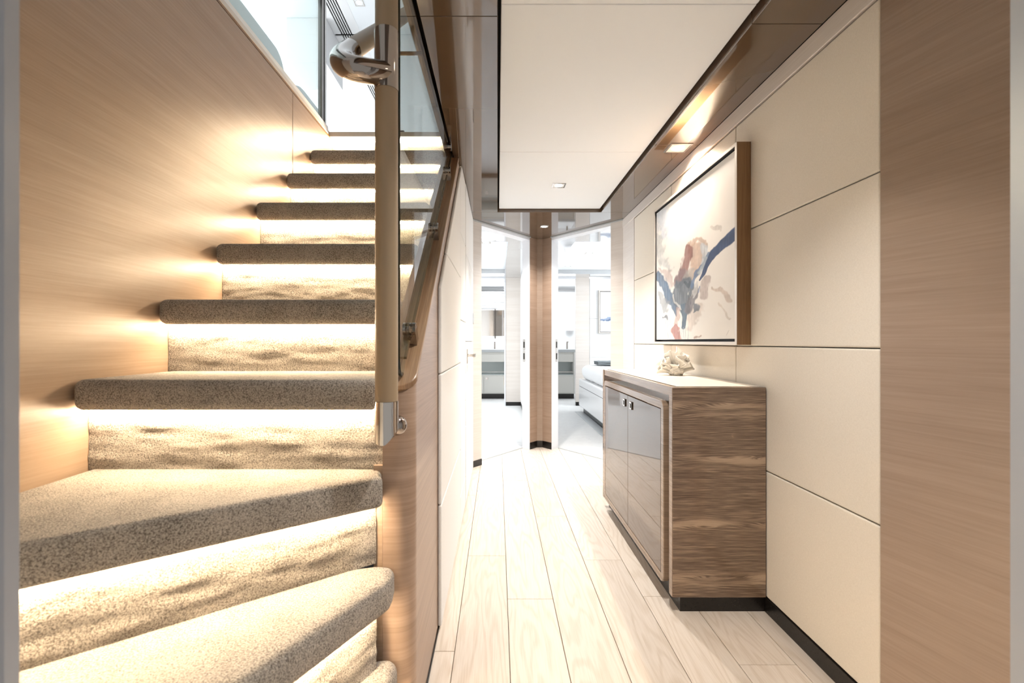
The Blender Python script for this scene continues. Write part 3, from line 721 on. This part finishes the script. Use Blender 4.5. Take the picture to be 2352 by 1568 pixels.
for k, (ox, oy, lean, yaw, wd_, hg) in enumerate(((.0,.01,.15,0,.75,.118), (-.012,-.005,-.35,.5,.9,.085), (.015,0,-.3,-.6,.9,.095), (-.02,.01,-.75,1.1,1.0,.078), (.02,-.01,-.85,-.9,1.0,.07),
                                               (-.005,-.02,-1.0,.2,1.1,.062), (.0,.015,.7,.2,1.0,.08), (-.025,-.005,-1.15,.9,1.1,.066), (.01,.0,.25,1.2,.8,.10))):
    frond(cb + Vector((ox, oy, 0)), lean, yaw, wd_, hg, k*2.3)
bm = B(); bmesh.ops.create_icosphere(bm, subdivisions=4, radius=.036)
for v in bm.verts:
    n_ = v.co.normalized(); v.co = v.co*(1+.30*noise.noise(n_*3)+.12*noise.noise(n_*9)); v.co.z = v.co.z*.62; v.co += cb + Vector((-.002, 0, .008)); v.co.z = max(v.co.z, ST+.0022)
obj('base', bm, 'coral', co, smooth=True)

# ================================================================== PAINTING
def srgb(c): 
    c = np.array(c, float)/255; return np.where(c <= .04045, c/12.92, ((c+.055)/1.055)**2.4)
rs = np.random.RandomState(3)
def vnoise(shape, fx, fy, seed):
    r = np.random.RandomState(seed); gx, gy = int(fx)+2, int(fy)+2; g = r.rand(gy, gx)
    yy = np.linspace(0, fy, shape[0], endpoint=False); xx = np.linspace(0, fx, shape[1], endpoint=False)
    y0 = yy.astype(int); x0 = xx.astype(int); ty = yy-y0; tx = xx-x0; ty = ty*ty*(3-2*ty); tx = tx*tx*(3-2*tx)
    a = g[y0][:, x0]; b = g[y0][:, x0+1]; c = g[y0+1][:, x0]; d = g[y0+1][:, x0+1]
    return (a*(1-tx)+b*tx)*(1-ty)[:, None] + (c*(1-tx)+d*tx)*ty[:, None]
def paint(name, nu, nv, origin, ex, ez, base, strokes, parent, fwd=None):
    """canvas sheet, nu x nv cells; u along ex from origin, v up; strokes in (u, v) with half widths in units of the height"""
    fwd = fwd or (lambda u, v: (u*Vector(ex).length/Vector(ez).length, v))
    U, Vv = np.meshgrid(np.linspace(0, 1, nu+1), np.linspace(0, 1, nv+1))
    col = np.ones((nv+1, nu+1, 3))*srgb(base)
    sh = col.shape[:2]; GX_, GY_ = fwd(U, Vv)
    n4 = vnoise(sh, 12, 14, 21)-.5; n5 = vnoise(sh, 34, 40, 22)-.5; ws_ = float(np.ptp(GX_))
    WX_ = ws_*(.050*n4+.022*n5); WY_ = ws_*(.060*vnoise(sh, 11, 12, 23)-.030+.030*(vnoise(sh, 30, 34, 24)-.5))
    n1 = vnoise(sh, 6, 6, 1)-.5; n2 = vnoise(sh, 18, 22, 2)-.5; n3 = vnoise(sh, 60, 60, 5)-.5; nb = vnoise(sh, 90, 14, 9)-.5
    col = col*(1+.05*n1[..., None]+.03*n2[..., None])
    for pts, ws, c, alpha, soft in strokes:
        best = np.full(sh, 9.0); kw = min(1.0, soft*soft*4+.12); GXs, GYs = GX_+kw*WX_, GY_+kw*WY_
        for (a, b), (w0, w1) in zip(zip(pts, pts[1:]), zip(ws, ws[1:])):
            (ax, ay), (bx, by) = fwd(*a), fwd(*b); dx, dy = bx-ax, by-ay
            t = np.clip(((GXs-ax)*dx+(GYs-ay)*dy)/(dx*dx+dy*dy+1e-9), 0, 1)
            d = np.hypot(GXs-ax-t*dx, GYs-ay-t*dy)/(w0+(w1-w0)*t+1e-6)
            best = np.minimum(best, d)
        e = best + soft*(1.0*n1+.9*n2+.5*n3)
        k = np.clip((1.15-e)/(.10+.45*soft), 0, 1)*alpha
        k = k*(1-.18*soft*np.clip(nb*2+.2, 0, 1))
        cc = (.66 if alpha > .88 else .84)*srgb(c)[None, None, :]*(1+.34*n2[..., None]+.22*n3[..., None]+.10*nb[..., None])
        col = col*(1-k[..., None]) + cc*k[..., None]
    bm = B(); o = Vector(origin); ex = Vector(ex); ez = Vector(ez)
    vs = [[bm.verts.new(o+ex*(i/nu)+ez*(j/nv)) for i in range(nu+1)] for j in range(nv+1)]
    for j in range(nv):
        for i in range(nu): bm.faces.new([vs[j][i], vs[j][i+1], vs[j+1][i+1], vs[j+1][i]])
    ob = obj(name, bm, 'paint', parent)
    at = ob.data.color_attributes.new('paint', 'FLOAT_COLOR', 'POINT')
    flat = np.ones((sh[0]*sh[1], 4), np.float32); flat[:, :3] = np.clip(col.reshape(-1, 3), 0, 1)
    at.data.foreach_set('color', flat.ravel())
    return ob
FX = .917; PN, PF, PB, PT = 1.745, 2.670, -.013, .766
pa = thing('painting', 'large abstract painting in blue, grey and russet strokes, deep oak frame, above the sideboard', 'painting', (XR, (PN+PF)/2, PB))
CN, CF, CB, CT = PN+.030, PF-.022, PB+.024, PT-.022
def uv(cx, cy):
    px, py = 1490+cx/4.9, 480+cy/4.9
    y = .925*1045/(px-1143); z = (784-py)*y/1045
    return ((CF-y)/(CF-CN), (z-CB)/(CT-CB))
def S(pts, ws, c, alpha=1, soft=.5):
    return ([uv(*p) for p in pts], ws, c, alpha, soft)
def art(u, v):
    # brush coordinates in which the strokes were measured: across the canvas the far end is compressed
    y = CF + u*(CN-CF); return (FX*1045/y+1143-1490-6)*4.9, (784-480-(CB+v*(CT-CB))*1045/y)*4.9
strokes = [
 S([(150,60),(170,170),(150,300)], [85,90,60], (196,208,226), .65, .9),
 S([(110,300),(110,450),(150,560),(210,650)], [40,60,65,45], (206,208,208), .75, .8),
 S([(700,215),(790,215),(800,250)], [28,26,12], (214,208,202), .8, .5),
 S([(560,1100),(490,1230),(450,1330)], [60,60,40], (214,200,190), .7, .8),
 S([(130,700),(200,740),(250,850)], [45,55,35], (190,168,162), .7, .7),
 S([(500,390),(560,355),(620,375),(640,420)], [28,30,28,18], (186,158,138), .8, .8),
 S([(520,440),(545,520),(545,620),(500,720),(450,800)], [62,68,62,52,40], (200,172,152), .85, .7),
 S([(620,450),(640,520),(600,620)], [40,36,22], (205,214,222), .8, .7),
 S([(450,440),(440,520),(410,600),(380,700),(345,780),(310,840)], [36,40,42,42,36,20], (158,104,94), .9, .5),
 S([(380,700),(350,790),(320,850)], [45,45,35], (128,112,118), .7, .6),
 S([(470,720),(430,790)], [60,50], (176,172,168), .8, .7),
 S([(80,740),(130,790),(180,860),(215,950),(260,1040),(300,1120),(318,1200)], [50,55,50,45,42,36,10], (92,122,154), .95, .5),
 S([(110,960),(170,1040),(195,1150)], [25,48,35], (150,156,162), .8, .6),
 S([(460,840),(390,880),(350,960),(390,1050),(420,1130)], [55,85,95,85,60], (112,124,138), .95, .5),
 S([(410,1100),(400,1220),(390,1320)], [45,34,22], (104,124,142), 1, .3),
 S([(540,880),(505,1000),(470,1090),(430,1160)], [22,38,46,40], (134,130,138), .9, .5),
 S([(540,1070),(555,1110),(530,1140)], [26,26,12], (122,130,142), .9, .8),
 S([(400,830),(440,860),(470,830)], [14,22,18], (84,98,114), .9, .6),
 S([(660,770),(630,880),(630,980)], [30,40,34], (190,174,170), .8, .7),
 S([(720,880),(800,905),(870,965),(895,1040)], [18,26,32,26], (208,192,180), .85, .6),
 S([(780,1060),(850,1140),(920,1240)], [10,9,6], (222,212,202), .8, .4),
 S([(690,500),(640,590),(570,690),(525,780),(490,860)], [20,24,20,16,10], (118,146,186), .9, .5),
 S([(640,560),(600,680),(570,740)], [26,22,14], (186,196,204), .8, .7),
 S([(1010,240),(975,270),(900,345),(820,410),(735,490),(690,560),(650,640),(615,730),(575,800)], [58,56,52,48,42,28,22,18,8], (54,78,124), 1, .16),
 S([(560,820),(510,920),(500,980)], [14,20,10], (238,238,240), .9, .5),
 S([(560,920),(585,860)], [14,10], (132,154,196), .8, .6),
 S([(270,960),(295,1050),(350,1090),(370,1130)], [8,9,12,8], (226,224,222), .9, .3),
 S([(180,780),(240,870),(270,910)], [9,10,8], (224,218,214), .8, .4),
 S([(80,600),(110,680),(130,720)], [8,9,6], (240,238,236), .8, .3),
 S([(150,1215),(195,1215),(200,1260)], [9,16,8], (128,134,144), .9, .6),
 S([(350,1130),(330,1220),(300,1300)], [20,18,14], (200,172,164), .7, .6),
 S([(325,1310),(300,1390),(312,1470)], [18,32,26], (196,132,126), .9, .5),
 S([(520,1440),(575,1432)], [9,9], (214,188,174), .9, .4),
 S([(880,1410),(910,1360)], [4,3], (200,196,190), .8, .3),
]
for x_, w_ in ((362,3),(386,4),(410,4),(440,3),(190,4),(215,5),(240,3)):
    strokes.append(S([(x_, 1230 if x_ < 300 else 1320), (x_+1, 1465)], [w_, w_], (168,178,190), .6, .3))
paint('canvas', 300, 260, (FX+.008, CF, CB), (0, CN-CF, 0), (0, 0, CT-CB), (226,222,217), strokes, pa, art)
bm = B(); box(bm, FX+.0085, XR-.002, CN-.0005, CF+.0005, CB-.0005, CT+.0005); obj('stretcher', bm, 'white_cloth', pa)
bm = B()
oo = [(PN, PB), (PF, PB), (PF, PT), (PN, PT)]; ii = [(PN+.014, PB+.012), (PF-.014, PB+.012), (PF-.014, PT-.012), (PN+.014, PT-.012)]
ring_frame(bm, oo, ii, FX+.001, XR-.001, 'x'); obj('frame', bm, 'frame_oak', pa)
bm = B(); jj = [(PN+.016, PB+.014), (PF-.016, PB+.014), (PF-.016, PT-.014), (PN+.016, PT-.014)]; ring_frame(bm, [(PN+.0142, PB+.0122), (PF-.0142, PB+.0122), (PF-.0142, PT-.0122), (PN+.0142, PT-.0122)], jj, FX+.0015, FX+.0299, 'x'); obj('frame_lining', bm, 'canvas_edge', pa, label='black lining inside the frame')
bm = B(); ring_frame(bm, oo, ii, FX-.0005, FX+.0009, 'x'); obj('frame_face', bm, 'silver_frame', pa, label='pale metal face of the frame')
bm = B(); box(bm, FX+.030, FX+.032, PN+.0145, PF-.0145, PB+.0125, PT-.0125); obj('frame_back', bm, 'canvas_edge', pa)

# ================================================================== DOWNLIGHTS
def downlight(x, y, z, s, label, grp='recessed square downlights', m_='lamp_face', fr='chrome'):
    t = thing('downlight', label, 'downlight', (x, y, z), grp)
    h = s/2
    bm = B(); ring_frame(bm, [(x-h, y-h), (x+h, y-h), (x+h, y+h), (x-h, y+h)], [(x-h*.84, y-h*.84), (x+h*.84, y-h*.84), (x+h*.84, y+h*.84), (x-h*.84, y+h*.84)], z-.0025, z+.0005, 'z'); obj('frame', bm, fr, t)
    bm = B(); box(bm, x-h*.83, x+h*.83, y-h*.83, y+h*.83, z-.0012, z-.0003); obj('reflector', bm, 'white_gloss', t)
    bm = B(); tube(bm, [(x, y, z-.0026), (x, y, z-.0013)], h*.55, 20); obj('lens', bm, m_, t)
downlight(.378, 2.82, SO+.022, .082, 'square downlight in the white corridor ceiling panel')
downlight(.383, 3.74, SO, .075, 'square downlight in the brown lacquer soffit before the cabin doors')
downlight(.882, 2.224, SO, .105, 'square downlight in the lacquer soffit above the large painting')
downlight(.378, 1.05, SO+.022, .082, 'square downlight in the ceiling panel just above the frame')
downlight(-1.31, 4.30, UC, .09, 'bright downlight in the upper deck ceiling beside the vent', m_='lamp_cool')
for x, y, lab in ((1.07, 5.33, 'square downlight nearest in the white ceiling panel of the right cabin'), (.96, 6.2, 'square downlight farther back in the right cabin ceiling panel')):
    downlight(x, y, CZ+.062, .09, lab, m_='lamp_cool')
downlight(-.12, 4.75, CZ+.062, .09, 'square downlight in the white ceiling panel of the left cabin', m_='lamp_cool')

# ================================================================== CABIN FURNITURE
def vanity(x0, x1, y0, lab, two):
    v = thing('vanity_unit', lab, 'vanity', ((x0+x1)/2, y0+.2, FL+.006))
    F_ = FL+.0065
    V_ = lambda name, m_, *b, bevel=0, parent=None: (lambda bm: obj(name, bev(box(bm, *b), bevel, 2) if bevel else box(bm, *b), m_, parent or v))(B())
    V_('plinth', 'black_base', x0+.01, x1-.01, y0+.03, y0+.4, F_, F_+.085)
    V_('carcass', 'vanity_lacquer', x0, x1, y0+.012, y0+.42, F_+.086, F_+.40)
    V_('side_panel', 'vanity_lacquer', x1-.022, x1, y0, y0+.42, F_+.401, F_+.79)
    V_('side_panel', 'vanity_lacquer', x0, x0+.022, y0, y0+.42, F_+.401, F_+.79)
    V_('niche_back', 'niche_glass', x0+.023, x1-.023, y0+.30, y0+.32, F_+.401, F_+.62)
    V_('niche_floor', 'niche_glass', x0+.023, x1-.023, y0+.01, y0+.30, F_+.401, F_+.41)
    V_('carcass', 'vanity_lacquer', x0+.023, x1-.023, y0+.014, y0+.42, F_+.625, F_+.79)
    bm = B(); tube(bm, [(x0+.024, y0+.015, F_+.455), (x1-.024, y0+.015, F_+.455)], .006, 10); obj('rail', bm, 'chrome', v)
    V_('drawer', 'vanity_lacquer', x0+.026, x1-.026, y0, y0+.013, F_+.628, F_+.755, bevel=.002)
    xm = (x0+x1)/2
    spl = [(x0+.02, xm-.004), (xm+.004, x1-.02)] if two else [(x0+.02, x1-.02)]
    for a, b in spl:
        d = V_('door', 'vanity_lacquer', a, b, y0-.001, y0+.0115, F_+.10, F_+.385, bevel=.002)
        hx = b-.05 if abs(a-x0-.02) < .001 and two else a+.05
        if two: V_('handle', 'chrome', hx-.02, hx+.02, y0-.005, y0-.0012, F_+.325, F_+.36, parent=d)
    V_('countertop', 'slab_grey', x0-.004, x1+.004, y0-.012, y0+.43, F_+.7905, F_+.838, bevel=.003)
vanity(-.62, .150, 7.72, 'grey lacquer vanity unit with open niche, through the left cabin', True)
vanity(.80, 1.310, 7.72, 'grey lacquer vanity unit with open niche, through the right cabin', False)
# mirror wall, shelf light and tap of the left bathroom
mi = thing('bathroom_mirror', 'two leaf bathroom mirror with thin chrome divider above the left vanity', 'mirror', (-.25, 8.44, .1))
for x0, x1 in ((-.9, -.058), (-.034, .30)):
    bm = B(); box(bm, x0, x1, 8.43, 8.448, .10, .58); bev(bm, .002, 1); obj('mirror_leaf', bm, 'chrome', mi)
bm = B(); box(bm, -.055, -.037, 8.42, 8.448, .05, .60); obj('divider', bm, 'dark_chrome', mi)
sl = thing('light_bar', 'white glowing light bar under the mirror of the left bathroom', 'lamp', (-.25, 8.4, .03))
bm = B(); box(bm, -.9, .30, 8.36, 8.449, .045, .052); obj('cover', bm, 'white_wall', sl)
bm = B(); box(bm, -.9, .30, 8.365, 8.44, .02, .0445); obj('diffuser', bm, 'lamp_cool', sl)
bl = thing('band_slats', 'stand-in for bright reflected bands: white horizontal blind high on the left bathroom wall', 'slats', (-.25, 8.42, .62))  # slats stand in for bright reflected bands in the bathroom
for k in range(6):
    bm = B(); box(bm, -.9, .30, 8.40, 8.449, .62+k*.055, .655+k*.055); bev(bm, .004, 1); obj('slat', bm, 'white_gloss' if k % 2 else 'white_wall', bl)
for x, lab in ((-.05, 'slim chrome tap on the left bathroom vanity'), (1.22, 'slim chrome tap on the right bathroom vanity')):
    t = thing('tap', lab, 'tap', (x, 8.0, -.134))
    bm = B(); tube(bm, [(x, 8.0, -.1335), (x, 8.0, .0)], .014, 14); obj('stem', bm, 'dark_chrome', t, smooth=True)
    bm = B(); tube(bm, [(x, 8.0, -.005), (x, 7.9, -.008)], .010, 12); obj('spout', bm, 'dark_chrome', t, smooth=True)
tr_ = thing('towel', 'white towel hanging on a short rail in the right bathroom', 'towel', (1.33, 8.4, .35))
bm = B()
nu = 16; g0 = [[bm.verts.new((1.25+.16*i/nu, 8.38+.012*math.sin(i*1.3)+s, z)) for i in range(nu+1)] for s in (0, .03) for z in (.62, .2)]
for a, b in ((0, 1), (2, 3), (0, 2), (1, 3)):
    for i in range(nu): bm.faces.new([g0[a][i], g0[a][i+1], g0[b][i+1], g0[b][i]])
for i in (0, nu): bm.faces.new([g0[0][i], g0[1][i], g0[3][i], g0[2][i]])
obj('cloth', bm, 'white_cloth', tr_, smooth=True)
bm = B(); tube(bm, [(1.18, 8.395, .61), (1.42, 8.395, .61)], .008, 10); tube(bm, [(1.185, 8.395, .61), (1.185, 8.45, .61)], .008, 10); obj('rail', bm, 'chrome', tr_)

# ---- bed in the right cabin
bd = thing('bed', 'white upholstered bed with drawer base and white duvet in the right cabin', 'bed', (1.9, 5.6, FL+.006))
BX, BY0, BY1 = 1.130, 4.35, 6.34
bm = B(); box(bm, BX, 2.8, BY0, BY1, FL+.085, -.515); bev(bm, .022, 4); obj('base', bm, 'white_gloss', bd)
bm = B(); box(bm, BX+.05, 2.78, BY0+.05, BY1-.08, FL+.0065, FL+.0845); obj('plinth', bm, 'black_base', bd)
bm = B(); box(bm, BX-.0008, BX+.002, BY0+.3, BY1-.06, -.615, -.610); obj('drawer_seam', bm, 'gap_black', bd)
bm = B(); box(bm, BX+.03, 2.76, BY0+.02, BY1-.03, -.518, -.325); bev(bm, .075, 5); bmesh.ops.subdivide_edges(bm, edges=[e for e in bm.edges if e.calc_length() > .3], cuts=26, use_grid_fill=True)
bm.normal_update()
for v in bm.verts:
    v.co += v.normal*.014*noise.noise(Vector((v.co.x*5, v.co.y*12, v.co.z*9))) if v.co.z > -.51 else Vector((0,0,0))
obj('duvet', bm, 'white_cloth', bd, smooth=True)
bm = B(); box(bm, BX-.06, BX+.045, BY0, BY1-.04, FL+.0062, FL+.010); obj('floor_rim', bm, 'slab_grey', bd)
ft = thing('throw', 'grey fur throw lying across the far end of the white bed', 'throw', (1.9, 6.1, -.32))
bm = B(); box(bm, 1.32, 2.6, 5.95, 6.22, -.304, -.268); bmesh.ops.subdivide_edges(bm, edges=bm.edges, cuts=24, use_grid_fill=True); bm.normal_update()
for v in bm.verts: v.co += v.normal*(.012*noise.noise(v.co*40)+.008*rnd.random())
obj('fur', bm, 'fur_grey', ft, smooth=True)
# ---- small painting over the bed
sp_ = thing('painting', 'small white canvas with one blue brush band, silver frame, right cabin wall', 'painting', (1.9, BK, .12))
x0, x1, z0, z1 = 1.527, 2.25, .125, .772
bm = B(); ring_frame(bm, [(x0, z0), (x1, z0), (x1, z1), (x0, z1)], [(x0+.014, z0+.014), (x1-.014, z0+.014), (x1-.014, z1-.014), (x0+.014, z1-.014)], BK-.045, BK-.0045, 'y'); obj('frame', bm, 'silver_frame', sp_)
bm = B(); box(bm, x0+.0145, x1-.0145, BK-.012, BK-.0046, z0+.0145, z1-.0145); obj('frame_back', bm, 'canvas_edge', sp_)
paint('canvas', 60, 60, (x0+.024, BK-.032, z0+.024), (x1-x0-.048, 0, 0), (0, 0, z1-z0-.048), (238,238,238),
      [([(0,.31),(.3,.325),(.6,.37),(1,.40)], [.035,.05,.05,.03], (120,144,180), .9, .6), ([(0,.28),(.4,.30),(1,.35)], [.012,.016,.02], (84,108,146), .9, .5)], sp_)
bm = B(); box(bm, x0+.024, x1-.024, BK-.0315, BK-.0125, z0+.024, z1-.024); obj('stretcher', bm, 'white_cloth', sp_)

# ---- sofa on the upper deck, its back showing over the deck edge
so = thing('sofa', 'white rounded sofa back seen through the upper deck glass', 'sofa', (-1.75, 2.4, UF))
bm = B(); prism(bm, rrect(1.0, 3.15, UF+.05, UF+.72, .16, 8), -1.66, -1.46, 'x'); bev(bm, .04, 3); obj('back', bm, 'white_cloth', so, smooth=True)
bm = B(); box(bm, -2.4, -1.665, 1.05, 3.1, UF+.05, UF+.42); bev(bm, .06, 4); obj('seat', bm, 'white_cloth', so)
bm = B(); box(bm, -2.3, -1.6, 1.2, 3.0, UF+.0005, UF+.0495); obj('plinth', bm, 'dark_frame', so)
a2 = thing('armchair', 'white rounded armchair behind the sofa on the upper deck', 'armchair', (-1.75, 3.7, UF))
bm = B(); prism(bm, rrect(3.3, 4.0, UF+.05, UF+.70, .2, 8), -1.66, -1.48, 'x'); bev(bm, .04, 3); obj('back', bm, 'white_cloth', a2, smooth=True)
bm = B(); box(bm, -2.2, -1.665, 3.35, 3.95, UF+.05, UF+.42); bev(bm, .06, 4); obj('seat', bm, 'white_cloth', a2)
bm = B(); box(bm, -2.1, -1.6, 3.4, 3.9, UF+.0005, UF+.0495); obj('plinth', bm, 'dark_frame', a2)
